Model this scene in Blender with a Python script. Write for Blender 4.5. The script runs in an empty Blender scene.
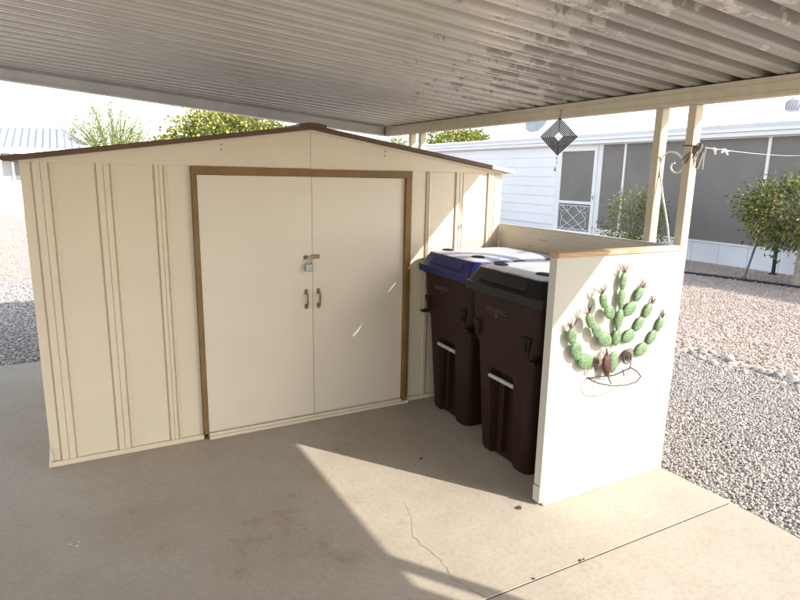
import bpy, bmesh, math, random
import numpy as np
from mathutils import Vector, Matrix
random.seed(7); rng = np.random.default_rng(7)
S = bpy.context.scene
COL = S.collection
PI = math.pi
R = math.radians

# ------------------------------------------------------------------ helpers
class MB:
    """collects shapes and links them as ONE mesh object"""
    def __init__(s): s.v = []; s.f = []
    def add(s, vs, fs):
        o = len(s.v); s.v += [tuple(p) for p in vs]; s.f += [tuple(i+o for i in f) for f in fs]; return s
    def box(s, x0, x1, y0, y1, z0, z1, M=None):
        vs = [Vector(p) for p in ((x0,y0,z0),(x1,y0,z0),(x1,y1,z0),(x0,y1,z0),(x0,y0,z1),(x1,y0,z1),(x1,y1,z1),(x0,y1,z1))]
        if M: vs = [M @ p for p in vs]
        return s.add(vs, [(0,3,2,1),(4,5,6,7),(0,1,5,4),(1,2,6,5),(2,3,7,6),(3,0,4,7)])
    def hexa(s, vs):
        return s.add(vs, [(0,3,2,1),(4,5,6,7),(0,1,5,4),(1,2,6,5),(2,3,7,6),(3,0,4,7)])
    def tube(s, pts, r, n=8, cap=True):
        pts = [Vector(p) for p in pts]; rs = r if isinstance(r, (list, tuple)) else [r]*len(pts)
        o = []; ref = None
        for i, p in enumerate(pts):
            t = (pts[min(i+1, len(pts)-1)] - pts[max(i-1, 0)]).normalized()
            if ref is None:
                ref = Vector((0,0,1)) if abs(t.z) < .9 else Vector((1,0,0))
            u = (ref - t*ref.dot(t)).normalized(); w = t.cross(u); ref = u
            o.append([p + (u*math.cos(2*PI*k/n) + w*math.sin(2*PI*k/n))*rs[i] for k in range(n)])
        vs = [q for ring in o for q in ring]; fs = []
        for i in range(len(pts)-1):
            for k in range(n):
                a = i*n+k; b = i*n+(k+1) % n
                fs.append((a, b, b+n, a+n))
        if cap:
            fs.append(tuple(range(n-1, -1, -1))); fs.append(tuple((len(pts)-1)*n+k for k in range(n)))
        return s.add(vs, fs)
    def lathe(s, prof, c=(0,0,0), n=20, M=None):
        vs = []; fs = []
        for r, z in prof:
            for k in range(n):
                p = Vector((r*math.cos(2*PI*k/n), r*math.sin(2*PI*k/n), z))
                vs.append((M @ p if M else p) + Vector(c))
        for i in range(len(prof)-1):
            for k in range(n):
                a = i*n+k; b = i*n+(k+1) % n
                fs.append((a, b, b+n, a+n))
        fs.append(tuple(range(n-1, -1, -1))); fs.append(tuple((len(prof)-1)*n+k for k in range(n)))
        return s.add(vs, fs)
    def loft(s, rings):
        n = len(rings[0]); vs = [p for r in rings for p in r]; fs = []
        for i in range(len(rings)-1):
            for k in range(n):
                a = i*n+k; b = i*n+(k+1) % n
                fs.append((a, b, b+n, a+n))
        fs.append(tuple(range(n-1, -1, -1))); fs.append(tuple((len(rings)-1)*n+k for k in range(n)))
        return s.add(vs, fs)
    def prism(s, poly, axis, a0, a1):
        """poly: 2-D outline, extruded along axis (0,1,2) from a0 to a1"""
        def P(p, a):
            q = list(p); q.insert(axis, a); return tuple(q)
        n = len(poly)
        vs = [P(p, a0) for p in poly] + [P(p, a1) for p in poly]
        fs = [(k, (k+1) % n, (k+1) % n + n, k+n) for k in range(n)] + [tuple(range(n-1, -1, -1)), tuple(range(n, 2*n))]
        return s.add(vs, fs)
    def build(s, name, mat, parent=None, smooth=False, bevel=0, label=None, world=True):
        me = bpy.data.meshes.new(name); me.from_pydata(s.v, [], s.f)
        bm = bmesh.new(); bm.from_mesh(me); bmesh.ops.recalc_face_normals(bm, faces=bm.faces); bm.to_mesh(me); bm.free()
        if smooth:
            me.polygons.foreach_set('use_smooth', [True]*len(me.polygons))
            try: me.set_sharp_from_angle(angle=R(40))
            except Exception: pass
        me.materials.append(mat)
        o = bpy.data.objects.new(name, me); COL.objects.link(o)
        if parent:
            o.parent = parent
            if world: o.matrix_parent_inverse = parent.matrix_basis.inverted()
        if bevel:
            b = o.modifiers.new('bevel', 'BEVEL'); b.width = bevel; b.segments = 2; b.limit_method = 'ANGLE'; b.angle_limit = R(35)
        if label: o['label'] = label
        return o

def tag(o, label=None, cat=None, group=None, kind=None):
    if label: o['label'] = label
    if cat: o['category'] = cat
    if group: o['group'] = group
    if kind: o['kind'] = kind
    return o
def empty(name, loc, label, cat, group=None, rz=0):
    o = bpy.data.objects.new(name, None); COL.objects.link(o); o.location = loc; o.rotation_euler = (0, 0, rz)
    o.empty_display_size = .1
    o.matrix_basis = Matrix.Translation(loc) @ Matrix.Rotation(rz, 4, 'Z')
    return tag(o, label, cat, group)
def copy_tree(o, parent=None):
    c = o.copy(); COL.objects.link(c)
    if parent: c.parent = parent
    for ch in list(o.children): copy_tree(ch, c)
    return c

# ------------------------------------------------------------------ materials
def new_mat(name):
    m = bpy.data.materials.new(name); m.use_nodes = True
    nt = m.node_tree; b = nt.nodes['Principled BSDF']
    return m, nt, b
def N(nt, t, **kw):
    n = nt.nodes.new(t)
    for k, v in kw.items():
        if k in n.inputs: n.inputs[k].default_value = v
        else: setattr(n, k, v)
    return n
def ramp(nt, fac, stops):
    r = nt.nodes.new('ShaderNodeValToRGB'); nt.links.new(fac, r.inputs[0])
    e = r.color_ramp.elements
    while len(e) < len(stops): e.new(.5)
    for i, (p, c) in enumerate(stops):
        e[i].position = p; e[i].color = (*c, 1) if len(c) == 3 else c
    return r
def pos(nt, scale=(1,1,1)):
    g = nt.nodes.new('ShaderNodeNewGeometry'); m = nt.nodes.new('ShaderNodeMapping'); m.inputs['Scale'].default_value = scale
    nt.links.new(g.outputs['Position'], m.inputs[0]); return m.outputs[0]
def mixc(nt, fac, a, b):
    m = nt.nodes.new('ShaderNodeMix'); m.data_type = 'RGBA'
    for s, v in ((0, fac), (6, a), (7, b)):
        if hasattr(v, 'is_linked'): nt.links.new(v, m.inputs[s])
        else: m.inputs[s].default_value = v if s == 0 else (*v, 1)
    return m.outputs[2]
def noise(nt, scale, detail=5, vec=None, rough=.55):
    n = N(nt, 'ShaderNodeTexNoise', Scale=scale, Detail=detail, Roughness=rough)
    nt.links.new(vec if vec else pos(nt), n.inputs['Vector']); return n.outputs['Fac']
def bump(nt, b, h, strength=.3, dist=.01):
    n = N(nt, 'ShaderNodeBump', Strength=strength, Distance=dist); nt.links.new(h, n.inputs['Height'])
    nt.links.new(n.outputs[0], b.inputs['Normal']); return n

def paint(name, col, rough=.55, var=.12, scale=3, bscale=60, bstr=.08, metallic=0, spec=.4, dirt=None, vec=(1,1,1), dirt_amt=.5):
    """painted or plain surface with soft unevenness and optional dirt"""
    m, nt, b = new_mat(name)
    f = noise(nt, scale, 6, pos(nt, vec))
    lo = tuple(c*(1-var) for c in col); hi = tuple(min(1, c*(1+var)) for c in col)
    c = ramp(nt, f, [(.3, lo), (.7, hi)]).outputs[0]
    if dirt:
        d = ramp(nt, noise(nt, scale*2.3, 8, pos(nt, vec), .7), [(.55, (0,0,0)), (.75, (dirt_amt,)*3)]).outputs[0]
        c = mixc(nt, d, c, dirt)
    nt.links.new(c, b.inputs['Base Color'])
    b.inputs['Roughness'].default_value = rough; b.inputs['Metallic'].default_value = metallic
    b.inputs['Specular IOR Level'].default_value = spec
    if bstr: bump(nt, b, noise(nt, bscale, 4, pos(nt, vec)), bstr, .004)
    return m

M = {}
M['shed'] = paint('shed_paint', (.65,.55,.41), .5, .05, 1.6, 5, .10, dirt=(.52,.44,.31), dirt_amt=.3)
M['shed_door'] = paint('shed_door_paint', (.66,.57,.45), .5, .04, 1.3, 4, .12, dirt=(.55,.45,.33), dirt_amt=.3)
M['brown_trim'] = paint('brown_trim_paint', (.20,.118,.042), .55, .18, 5, spec=.25)
M['roof_edge'] = paint('roof_edge_paint', (.10,.05,.022), .5, .2, 6)
M['shed_roof'] = paint('shed_roof_paint', (.30,.24,.17), .5, .15, 4)
M['beam'] = paint('beam_paint', (.58,.505,.37), .45, .06, 2, dirt=(.38,.30,.18), vec=(1,6,1), dirt_amt=.35)
M['post'] = paint('post_paint', (.54,.46,.325), .45, .06, 3)
M['post_white'] = paint('ironwork_paint', (.78,.75,.68), .45, .06, 12)
M['fascia'] = paint('fascia_paint', (.78,.75,.70), .5, .1, 3)
M['panel'] = paint('panel_paint', (.50,.475,.40), .6, .025, 2.5, 70, .08)
M['brass'] = paint('worn_brass', (.26,.18,.09), .5, .35, 40, metallic=.5)
M['steel'] = paint('dull_steel', (.33,.33,.32), .35, .15, 60, metallic=.8)
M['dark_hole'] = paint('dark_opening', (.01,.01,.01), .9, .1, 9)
M['bin_brown'] = paint('brown_bin_plastic', (.026,.0105,.0062), .5, .15, 6, 220, .05, spec=.22)
def lid_mat(name, col, dust_glare):
    """moulded plastic; pale level top is painted-in sun and sky glare over dusty bleaching"""
    m, nt, b = new_mat(name)
    tc = nt.nodes.new('ShaderNodeTexCoord'); sp_ = nt.nodes.new('ShaderNodeSeparateXYZ'); nt.links.new(tc.outputs['Object'], sp_.inputs[0])
    f = noise(nt, 9, 6, None, .65)
    ad = N(nt, 'ShaderNodeMath', operation='MULTIPLY_ADD'); nt.links.new(f, ad.inputs[0]); ad.inputs[1].default_value = .012; nt.links.new(sp_.outputs[2], ad.inputs[2])
    mr = N(nt, 'ShaderNodeMapRange'); mr.inputs['From Min'].default_value = 1.102; mr.inputs['From Max'].default_value = 1.110; nt.links.new(ad.outputs[0], mr.inputs[0])
    c = mixc(nt, mr.outputs[0], col, dust_glare); g = noise(nt, 40, 5)  # lid-top glare mixed into the base colour, along with dusty fading
    c = mixc(nt, ramp(nt, g, [(.6,(0,0,0)),(.85,(.06,)*3)]).outputs[0], c, tuple(x*.6 for x in dust_glare))
    nt.links.new(c, b.inputs['Base Color']); b.inputs['Roughness'].default_value = .42; b.inputs['Specular IOR Level'].default_value = .4
    bump(nt, b, noise(nt, 200, 3), .04, .003); return m
M['lid_blue'] = lid_mat('blue_lid_plastic', (.007,.014,.105), (.50,.52,.66))
M['lid_black'] = lid_mat('black_lid_plastic', (.007,.007,.008), (.58,.575,.565))
M['stamp'] = paint('stamped_lettering', (.10,.085,.07), .7, .3, 50)
M['bar'] = paint('lift_bar_steel', (.50,.49,.47), .4, .1, 40, metallic=.3)
M['copper'] = paint('dark_copper', (.022,.012,.014), .5, .3, 40, metallic=.1, spec=.25)
M['wire'] = paint('dark_wire', (.05,.04,.032), .5, .3, 60)
M['tuft'] = paint('dusty_pink_wire', (.16,.09,.085), .6, .3, 60)
M['rust'] = paint('rust_red_metal', (.085,.036,.026), .6, .6, 45)
M['flower_brown'] = paint('faded_brown_metal', (.16,.13,.075), .6, .6, 50)
M['white'] = paint('white_paint', (.80,.80,.79), .5, .03, 1.2)
M['white_trim'] = paint('white_trim_paint', (.80,.80,.80), .45, .03, 2)
M['siding'] = paint('white_siding_paint', (.80,.81,.83), .5, .035, 1.1, 30, .03)
M['skirt'] = paint('white_skirting_paint', (.76,.78,.82), .5, .05, 1.4, 30, .05)
M['houseroof'] = paint('white_roof_coating', (.66,.66,.67), .6, .05, .8, dirt=(.55,.55,.55), vec=(1,.3,1), dirt_amt=.4)
M['awning'] = paint('awning_sheet_paint', (.34,.35,.37), .6, .05, .8)
M['screen'] = paint('grey_sun_screen', (.21,.195,.18), .85, .10, 1.4, 2.2, .3)
M['grill'] = paint('white_door_grille', (.62,.62,.62), .5, .05, 20)
M['grey_metal'] = paint('grey_metal', (.40,.41,.43), .45, .12, 9)
M['stake'] = paint('grey_green_stake', (.11,.13,.13), .6, .2, 15)
M['black_pipe'] = paint('black_pipe', (.012,.012,.013), .5, .2, 15)
M['hose'] = paint('black_hose', (.02,.02,.02), .6, .3, 10)
M['line'] = paint('clothes_line', (.6,.6,.58), .6, .1, 40)
M['peg_white'] = paint('white_peg_plastic', (.72,.71,.68), .5, .08, 50)
M['peg_grey'] = paint('weathered_peg_wood', (.12,.11,.10), .8, .4, 70)
M['grey_wall'] = paint('pale_grey_wall', (.42,.42,.41), .6, .08, 1)
M['crack'] = paint('crack_dark', (.20,.165,.13), .95, .2, 40)
M['joint'] = paint('joint_dark', (.06,.048,.038), .95, .3, 20)
M['bark'] = paint('grey_bark', (.20,.165,.13), .9, .3, 14, 60, .5)
M['bark_pale'] = paint('pale_bark', (.36,.31,.26), .9, .3, 14, 60, .5)
M['bark_green'] = paint('yellow_green_bark', (.20,.22,.07), .8, .25, 8)
M['fruit'] = paint('yellow_citrus_skin', (.72,.52,.10), .5, .12, 14)
M['leaf_litter'] = paint('dry_leaf', (.07,.045,.025), .8, .3, 60)
M['chip'] = paint('white_paint_chip', (.75,.73,.68), .7, .1, 60)

def cactus_mat():
    m, nt, b = new_mat('green_painted_metal')
    f = noise(nt, 90, 6, None, .7); g = noise(nt, 18, 4)
    c = ramp(nt, f, [(.32, (.055,.105,.04)), (.5, (.13,.22,.10)), (.68, (.26,.35,.21))]).outputs[0]
    c = mixc(nt, ramp(nt, g, [(.5, (0,0,0)), (.75, (.5,)*3)]).outputs[0], c, (.17,.17,.09))
    nt.links.new(c, b.inputs['Base Color']); b.inputs['Roughness'].default_value = .55
    bump(nt, b, f, .3, .003); return m
M['cactus'] = cactus_mat()

def wood_cap():
    m, nt, b = new_mat('worn_wood_cap')
    v = pos(nt, (3, 30, 60)); f = noise(nt, 4, 6, v)
    wood = ramp(nt, f, [(.3, (.36,.19,.08)), (.7, (.58,.38,.20))]).outputs[0]
    pn = noise(nt, 3, 6, pos(nt, (1.2, 5, 8)))
    sep = nt.nodes.new('ShaderNodeSeparateXYZ'); nt.links.new(pos(nt), sep.inputs[0])
    mr = N(nt, 'ShaderNodeMapRange'); mr.inputs['From Min'].default_value = 2.35; mr.inputs['From Max'].default_value = 3.0
    mr.inputs['To Min'].default_value = -.1; mr.inputs['To Max'].default_value = .62
    nt.links.new(sep.outputs[0], mr.inputs[0])
    ad = N(nt, 'ShaderNodeMath', operation='ADD'); nt.links.new(pn, ad.inputs[0]); nt.links.new(mr.outputs[0], ad.inputs[1])
    fac = ramp(nt, ad.outputs[0], [(.55, (0,0,0)), (.85, (1,1,1))]).outputs[0]
    c = mixc(nt, fac, wood, (.60,.56,.45)); nt.links.new(c, b.inputs['Base Color']); b.inputs['Roughness'].default_value = .7
    bump(nt, b, f, .2, .003); return m
M['cap'] = wood_cap()

def plywood():
    m, nt, b = new_mat('painted_plywood')
    f = noise(nt, 5, 8, pos(nt, (1, 1.2, 14)), .65); g = noise(nt, 1.5, 4)
    c = ramp(nt, f, [(.3, (.52,.46,.35)), (.62, (.62,.56,.44)), (.8, (.66,.60,.48))]).outputs[0]
    c = mixc(nt, ramp(nt, g, [(.4, (0,0,0)), (.8, (.5,)*3)]).outputs[0], c, (.46,.38,.29))
    nt.links.new(c, b.inputs['Base Color']); b.inputs['Roughness'].default_value = .75
    bump(nt, b, f, .25, .004); return m
M['ply'] = plywood()

def roof_pan():
    """beige baked paint, flaked away in long patches along the ribs"""
    m, nt, b = new_mat('flaking_roof_pan')
    a = noise(nt, 3.2, 10, pos(nt, (1.8, 3.4, 1)), .74)
    big = noise(nt, .55, 3, pos(nt, (1, 1.3, 1)))
    sep = nt.nodes.new('ShaderNodeSeparateXYZ'); nt.links.new(pos(nt), sep.inputs[0])
    mr = N(nt, 'ShaderNodeMapRange'); mr.inputs['From Min'].default_value = 1.3; mr.inputs['From Max'].default_value = 2.4
    mr.inputs['To Min'].default_value = -.16; mr.inputs['To Max'].default_value = .10; nt.links.new(sep.outputs[0], mr.inputs[0])
    s1 = N(nt, 'ShaderNodeMath', operation='ADD'); nt.links.new(a, s1.inputs[0]); nt.links.new(mr.outputs[0], s1.inputs[1])
    my = N(nt, 'ShaderNodeMapRange'); my.inputs['From Min'].default_value = -1.2; my.inputs['From Max'].default_value = 1.0
    my.inputs['To Min'].default_value = .10; my.inputs['To Max'].default_value = -.16; nt.links.new(sep.outputs[1], my.inputs[0])
    s3 = N(nt, 'ShaderNodeMath', operation='ADD'); nt.links.new(s1.outputs[0], s3.inputs[0]); nt.links.new(my.outputs[0], s3.inputs[1]); s1 = s3
    s2 = N(nt, 'ShaderNodeMath', operation='MULTIPLY_ADD'); nt.links.new(big, s2.inputs[0]); s2.inputs[1].default_value = .35; nt.links.new(s1.outputs[0], s2.inputs[2])
    fac = ramp(nt, s2.outputs[0], [(.76, (0,0,0)), (.78, (1,1,1))]).outputs[0]
    f2 = noise(nt, 6, 5, pos(nt, (.5, 2, 1)))
    old = ramp(nt, f2, [(.3, (.54,.51,.46)), (.7, (.63,.595,.54))]).outputs[0]
    bare = ramp(nt, f2, [(.3, (.31,.293,.268)), (.7, (.37,.35,.32))]).outputs[0]
    c = mixc(nt, fac, old, bare); nt.links.new(c, b.inputs['Base Color'])
    b.inputs['Roughness'].default_value = .27; b.inputs['Specular IOR Level'].default_value = .8
    bump(nt, b, f2, .08, .004); return m
M['pan'] = roof_pan()

def concrete():
    m, nt, b = new_mat('stained_concrete')
    p = pos(nt)
    f = noise(nt, 1.1, 8, p, .6); fine = noise(nt, 45, 6, p, .7); mid = noise(nt, 7, 9, p, .7)
    c = ramp(nt, f, [(.3, (.385,.325,.255)), (.5, (.44,.38,.305)), (.7, (.49,.43,.355))]).outputs[0]
    c = mixc(nt, ramp(nt, mid, [(.42, (.0,)*3), (.75, (.4,)*3)]).outputs[0], c, (.33,.275,.215))
    c = mixc(nt, ramp(nt, fine, [(.35, (.28,)*3), (.55, (0,0,0))]).outputs[0], c, (.24,.20,.165))
    # brown drip stains with shapes of their own
    for (x, y, r, k) in ((.72,-1.2,.16,.6), (1.10,-1.47,.15,.42), (1.0,-1.8,.28,.4), (1.0,-1.0,.22,.45), (.35,-.75,.35,.35), (1.35,-1.05,.10,.35), (.95,-1.2,.34,.5), (.55,-1.6,.16,.35), (1.45,-1.35,.05,.4), (.45,-1.0,.12,.3), (1.25,-.75,.14,.3), (1.2,-1.85,.10,.5), (2.7,-1.9,.5,.18), (1.55,-.5,.5,.25)):
        d = N(nt, 'ShaderNodeVectorMath', operation='DISTANCE'); nt.links.new(p, d.inputs[0]); d.inputs[1].default_value = (x, y, 0)
        mm = N(nt, 'ShaderNodeMath', operation='MULTIPLY_ADD'); nt.links.new(mid, mm.inputs[0]); mm.inputs[1].default_value = r*4.2; nt.links.new(d.outputs['Value'], mm.inputs[2])
        fac = ramp(nt, mm.outputs[0], [(max(0,r*1.7), (k,)*3), (r*1.95, (k*.55,)*3), (r*2.9, (0,0,0))]).outputs[0]
        c = mixc(nt, fac, c, (.25,.15,.065))
    nt.links.new(c, b.inputs['Base Color']); b.inputs['Roughness'].default_value = .82
    ad = N(nt, 'ShaderNodeMath', operation='MULTIPLY_ADD'); nt.links.new(fine, ad.inputs[0]); ad.inputs[1].default_value = .5; nt.links.new(mid, ad.inputs[2])
    bump(nt, b, ad.outputs[0], .22, .006); return m
M['concrete'] = concrete()

def gravel_mat(name, stops, scale, island=False):
    m, nt, b = new_mat(name)
    if island:
        g = nt.nodes.new('ShaderNodeNewGeometry'); f = g.outputs['Random Per Island']
        c = ramp(nt, f, stops).outputs[0]
        n = noise(nt, 160, 3); c = mixc(nt, ramp(nt, n, [(.4, (0,0,0)), (.8, (.4,)*3)]).outputs[0], c, (.30,.28,.26))
    else:
        v = N(nt, 'ShaderNodeTexVoronoi', Scale=scale); nt.links.new(pos(nt), v.inputs['Vector'])
        s = nt.nodes.new('ShaderNodeSeparateColor'); nt.links.new(v.outputs['Color'], s.inputs[0])
        c = ramp(nt, s.outputs[0], stops).outputs[0]
        n = noise(nt, .6, 4); c = mixc(nt, ramp(nt, n, [(.4, (0,0,0)), (.8, (.25,)*3)]).outputs[0], c, tuple(x*.6 for x in stops[1][1]))
        bp = bump(nt, b, v.outputs['Distance'], .9, .012); bp.invert = True
    nt.links.new(c, b.inputs['Base Color']); b.inputs['Roughness'].default_value = .85; return m
GREY = [(0, (.20,.185,.175)), (.22, (.33,.30,.275)), (.5, (.45,.405,.37)), (.75, (.52,.465,.425)), (.92, (.62,.58,.54))]
PINK = [(0, (.27,.20,.165)), (.25, (.41,.315,.26)), (.5, (.49,.39,.33)), (.75, (.54,.44,.38)), (.92, (.60,.52,.46))]
M['gravel_sheet'] = gravel_mat('grey_gravel_sheet', GREY, 48)
M['gravel_stones'] = gravel_mat('grey_gravel_stones', GREY, 0, True)
M['pink_sheet'] = gravel_mat('pink_gravel_sheet', PINK, 44)
M['pink_stones'] = gravel_mat('pink_gravel_stones', PINK, 0, True)

def rock_mat(name, col):
    m, nt, b = new_mat(name)
    f = noise(nt, 22, 8, None, .65)
    c = ramp(nt, f, [(.3, tuple(x*.62 for x in col)), (.6, col), (.78, tuple(min(.7, x*1.35) for x in col))]).outputs[0]
    nt.links.new(c, b.inputs['Base Color']); b.inputs['Roughness'].default_value = .85; bump(nt, b, f, .5, .01); return m
ROCKS = [rock_mat('grey_rock', (.36,.335,.315)), rock_mat('pale_rock', (.46,.42,.38)), rock_mat('pink_rock', (.46,.33,.275)), rock_mat('dark_rock', (.24,.23,.225))]

def leaf_mat(name, stops, trans=.35):
    m, nt, b = new_mat(name)
    g = nt.nodes.new('ShaderNodeNewGeometry'); c = ramp(nt, g.outputs['Random Per Island'], stops).outputs[0]
    nt.links.new(c, b.inputs['Base Color']); b.inputs['Roughness'].default_value = .5; b.inputs['Specular IOR Level'].default_value = .3
    t = nt.nodes.new('ShaderNodeBsdfTranslucent'); nt.links.new(c, t.inputs[0])
    mx = nt.nodes.new('ShaderNodeMixShader'); mx.inputs[0].default_value = trans
    nt.links.new(b.outputs[0], mx.inputs[1]); nt.links.new(t.outputs[0], mx.inputs[2])
    nt.links.new(mx.outputs[0], nt.nodes['Material Output'].inputs[0]); return m
M['citrus_leaf'] = leaf_mat('citrus_leaves', [(0, (.07,.11,.025)), (.4, (.16,.21,.05)), (.7, (.33,.33,.08)), (1, (.62,.50,.12))])
M['palo_leaf'] = leaf_mat('feathery_leaves', [(0, (.16,.20,.06)), (.5, (.25,.29,.10)), (1, (.34,.36,.15))], .45)
M['shrub_leaf'] = leaf_mat('shrub_leaves', [(0, (.05,.08,.02)), (.45, (.12,.155,.04)), (.75, (.24,.25,.07)), (.92, (.40,.33,.10)), (1, (.36,.20,.08))])
M['grey_leaf'] = leaf_mat('sage_leaves', [(0, (.11,.15,.05)), (.5, (.19,.22,.08)), (.85, (.32,.31,.10)), (1, (.38,.27,.12))])

# ------------------------------------------------------------------ camera
cam = bpy.data.cameras.new('camera'); co = bpy.data.objects.new('camera', cam); COL.objects.link(co); S.camera = co
rt = Vector((0.87712389, -0.47986297, 0.01962693)); up = Vector((0.08179081, 0.18952268, 0.97846381)); fw = Vector((0.47324829, 0.85662867, -0.20548325))
mt = Matrix((( rt.x, up.x, -fw.x), (rt.y, up.y, -fw.y), (rt.z, up.z, -fw.z))).to_4x4()
mt.translation = (0.2139, -3.5302, 1.6); co.matrix_world = mt
cam.sensor_width = 36; cam.lens = 26.6026; cam.clip_start = .05; cam.clip_end = 3000

# ------------------------------------------------------------------ light
SUN = Vector((.935, -1.31, 1.0)).normalized()           # towards the sun
elev = math.asin(SUN.z)
w = bpy.data.worlds.new('World'); S.world = w; w.use_nodes = True
nt = w.node_tree; sky = nt.nodes.new('ShaderNodeTexSky'); sky.sky_type = 'NISHITA'; sky.sun_disc = False
sky.sun_elevation = elev; sky.sun_rotation = math.atan2(SUN.x, SUN.y); sky.air_density = 1.0; sky.dust_density = 1.2; sky.ozone_density = .4; sky.altitude = 350
hz = nt.nodes.new('ShaderNodeHueSaturation'); hz.inputs['Saturation'].default_value = .52; nt.links.new(sky.outputs[0], hz.inputs['Color'])   # hazy winter sky
nt.links.new(hz.outputs[0], nt.nodes['Background'].inputs[0]); nt.nodes['Background'].inputs[1].default_value = .15
sl = bpy.data.lights.new('sun', 'SUN'); sl.energy = 2.2; sl.angle = R(.5); sl.color = (1, .95, .875)
so = bpy.data.objects.new('sun', sl); COL.objects.link(so); so.rotation_euler = (-SUN).to_track_quat('-Z', 'Y').to_euler()
S.view_settings.view_transform = 'Standard'; S.view_settings.look = 'None'; S.view_settings.gamma = 1; S.view_settings.use_curve_mapping = False
S.view_settings.exposure = 1.7
S.cycles.use_denoising = True
S.cycles.max_bounces = 10; S.cycles.diffuse_bounces = 6

# ------------------------------------------------------------------ ground
def sheet(name, x0, x1, y0, y1, z, mat):
    return tag(MB().add([(x0,y0,z),(x1,y0,z),(x1,y1,z),(x0,y1,z)], [(0,1,2,3)]).build(name, mat), kind='structure')
sheet('ground', -900, 900, -900, 900, -.03, M['gravel_sheet'])
# pink gravel yard beyond the row of rocks
tag(MB().add([(5.45,-9,-.024),(11.9,-9,-.024),(11.9,16,-.024),(5.55,16,-.024),(5.62,3,-.024),(5.42,0,-.024)], [(0,1,2,3,4,5)]).build('pink_gravel_ground', M['pink_sheet']), kind='structure')
tag(MB().add([(-8,6.5,-.024),(1.6,6.6,-.024),(2.5,21,-.024),(-9,21,-.024)], [(0,1,2,3)]).build('pink_gravel_ground', M['pink_sheet']), kind='structure')
# concrete: two slabs either side of the control joint
JY = -1.945
def slab(y0, y1, dz):
    b = MB(); n = 40; ex = 3.045
    xs = [-5.5] + [ex]; top = []
    ys = [y0 + (y1-y0)*i/n for i in range(n+1)]
    edge = [ex + .006*math.sin(y*9.1) + .005*math.sin(y*23+1) for y in ys]
    vs = [(-5.5, y, dz) for y in ys] + [(e, y, dz) for e, y in zip(edge, ys)] + [(e+.004, y, -.12) for e, y in zip(edge, ys)] + [(-5.5, y, -.12) for y in ys]
    k = n+1; fs = []
    for i in range(n):
        fs += [(i, i+k, i+k+1, i+1), (i+k, i+2*k, i+2*k+1, i+k+1)]
    fs += [(0, 3*k, 2*k, k), (n, n+k, n+2*k, n+3*k)]
    b.add(vs, fs); return tag(b.build('concrete_slab', M['concrete']), kind='structure')
slabA = slab(JY+.003, 2.13, 0.0); slabB = slab(-9, JY-.004, -.004)
MB().box(-5.4, 3.03, JY-.0039, JY+.0029, -.1, -.005).build('joint_gap', M['joint'], slabB)
def crack(pts, w, parent, z):
    b = MB(); P = []
    for i in range(len(pts)-1):
        for k in range(5):
            t = k/5; P.append((pts[i][0]*(1-t)+pts[i+1][0]*t + random.uniform(-.006,.006), pts[i][1]*(1-t)+pts[i+1][1]*t))
    P.append(pts[-1]); vs = []
    for i, p in enumerate(P):
        ww = w*random.uniform(.5, 1.2)*min(1, .3 + i/4)
        vs += [(p[0]-ww, p[1], z), (p[0]+ww, p[1], z)]
    b.add(vs, [(2*i, 2*i+1, 2*i+3, 2*i+2) for i in range(len(P)-1)]).build('crack', M['crack'], parent)
crack([(1.556,-1.194),(1.509,-1.348),(1.453,-1.454),(1.451,-1.537),(1.466,-1.662),(1.452,-1.798),(1.50,-1.94)], .0010, slabA, .0012)
crack([(1.741,-1.955),(1.716,-2.013),(1.688,-2.05),(1.64,-2.2)], .0016, slabB, -.0048)
# spalls along the joint
for x in (1.74, 2.0, 2.02):
    vs = [(x + random.uniform(.006,.012)*math.cos(a), JY + .005 + random.uniform(.004,.011)*math.sin(a), .0012) for a in [k*PI/4 for k in range(8)]]
    MB().add(vs, [tuple(range(8))]).build('joint_chip', M['joint'], slabA)

# loose gravel: far too many stones to count
def ico():
    t = (1+5**.5)/2
    v = np.array([(-1,t,0),(1,t,0),(-1,-t,0),(1,-t,0),(0,-1,t),(0,1,t),(0,-1,-t),(0,1,-t),(t,0,-1),(t,0,1),(-t,0,-1),(-t,0,1)], float)
    f = np.array([(0,11,5),(0,5,1),(0,1,7),(0,7,10),(0,10,11),(1,5,9),(5,11,4),(11,10,2),(10,7,6),(7,1,8),(3,9,4),(3,4,2),(3,2,6),(3,6,8),(3,8,9),(4,9,5),(2,4,11),(6,2,10),(8,6,7),(9,8,1)])
    return v/np.linalg.norm(v[0]), f
def stones(name, P, size, mat, label):
    V, F = ico(); n = len(P)
    sc = size*rng.uniform(.55, 1.35, (n,1,1))*rng.uniform(.6, 1.25, (n,1,3))*np.array([1,1,.75])
    v = V[None]*rng.uniform(.75, 1.2, (n,12,1))*sc
    a = rng.uniform(0, 2*PI, n); tl = rng.normal(0, .5, n)
    ca, sa, ct, st = np.cos(a), np.sin(a), np.cos(tl), np.sin(tl)
    x, y, z = v[...,0], v[...,1], v[...,2]
    y, z = y*ct[:,None]-z*st[:,None], y*st[:,None]+z*ct[:,None]
    x, y = x*ca[:,None]-y*sa[:,None], x*sa[:,None]+y*ca[:,None]
    v = np.stack([x,y,z], -1) + P[:,None,:]
    f = (F[None] + (np.arange(n)*12)[:,None,None]).reshape(-1,3)
    me = bpy.data.meshes.new(name); me.vertices.add(n*12); me.vertices.foreach_set('co', v.reshape(-1))
    me.loops.add(len(f)*3); me.loops.foreach_set('vertex_index', f.reshape(-1))
    me.polygons.add(len(f)); me.polygons.foreach_set('loop_start', np.arange(len(f))*3)
    me.update(calc_edges=True); me.validate(); me.materials.append(mat)
    o = bpy.data.objects.new(name, me); COL.objects.link(o)
    return tag(o, label, 'gravel', kind='stuff')
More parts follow.
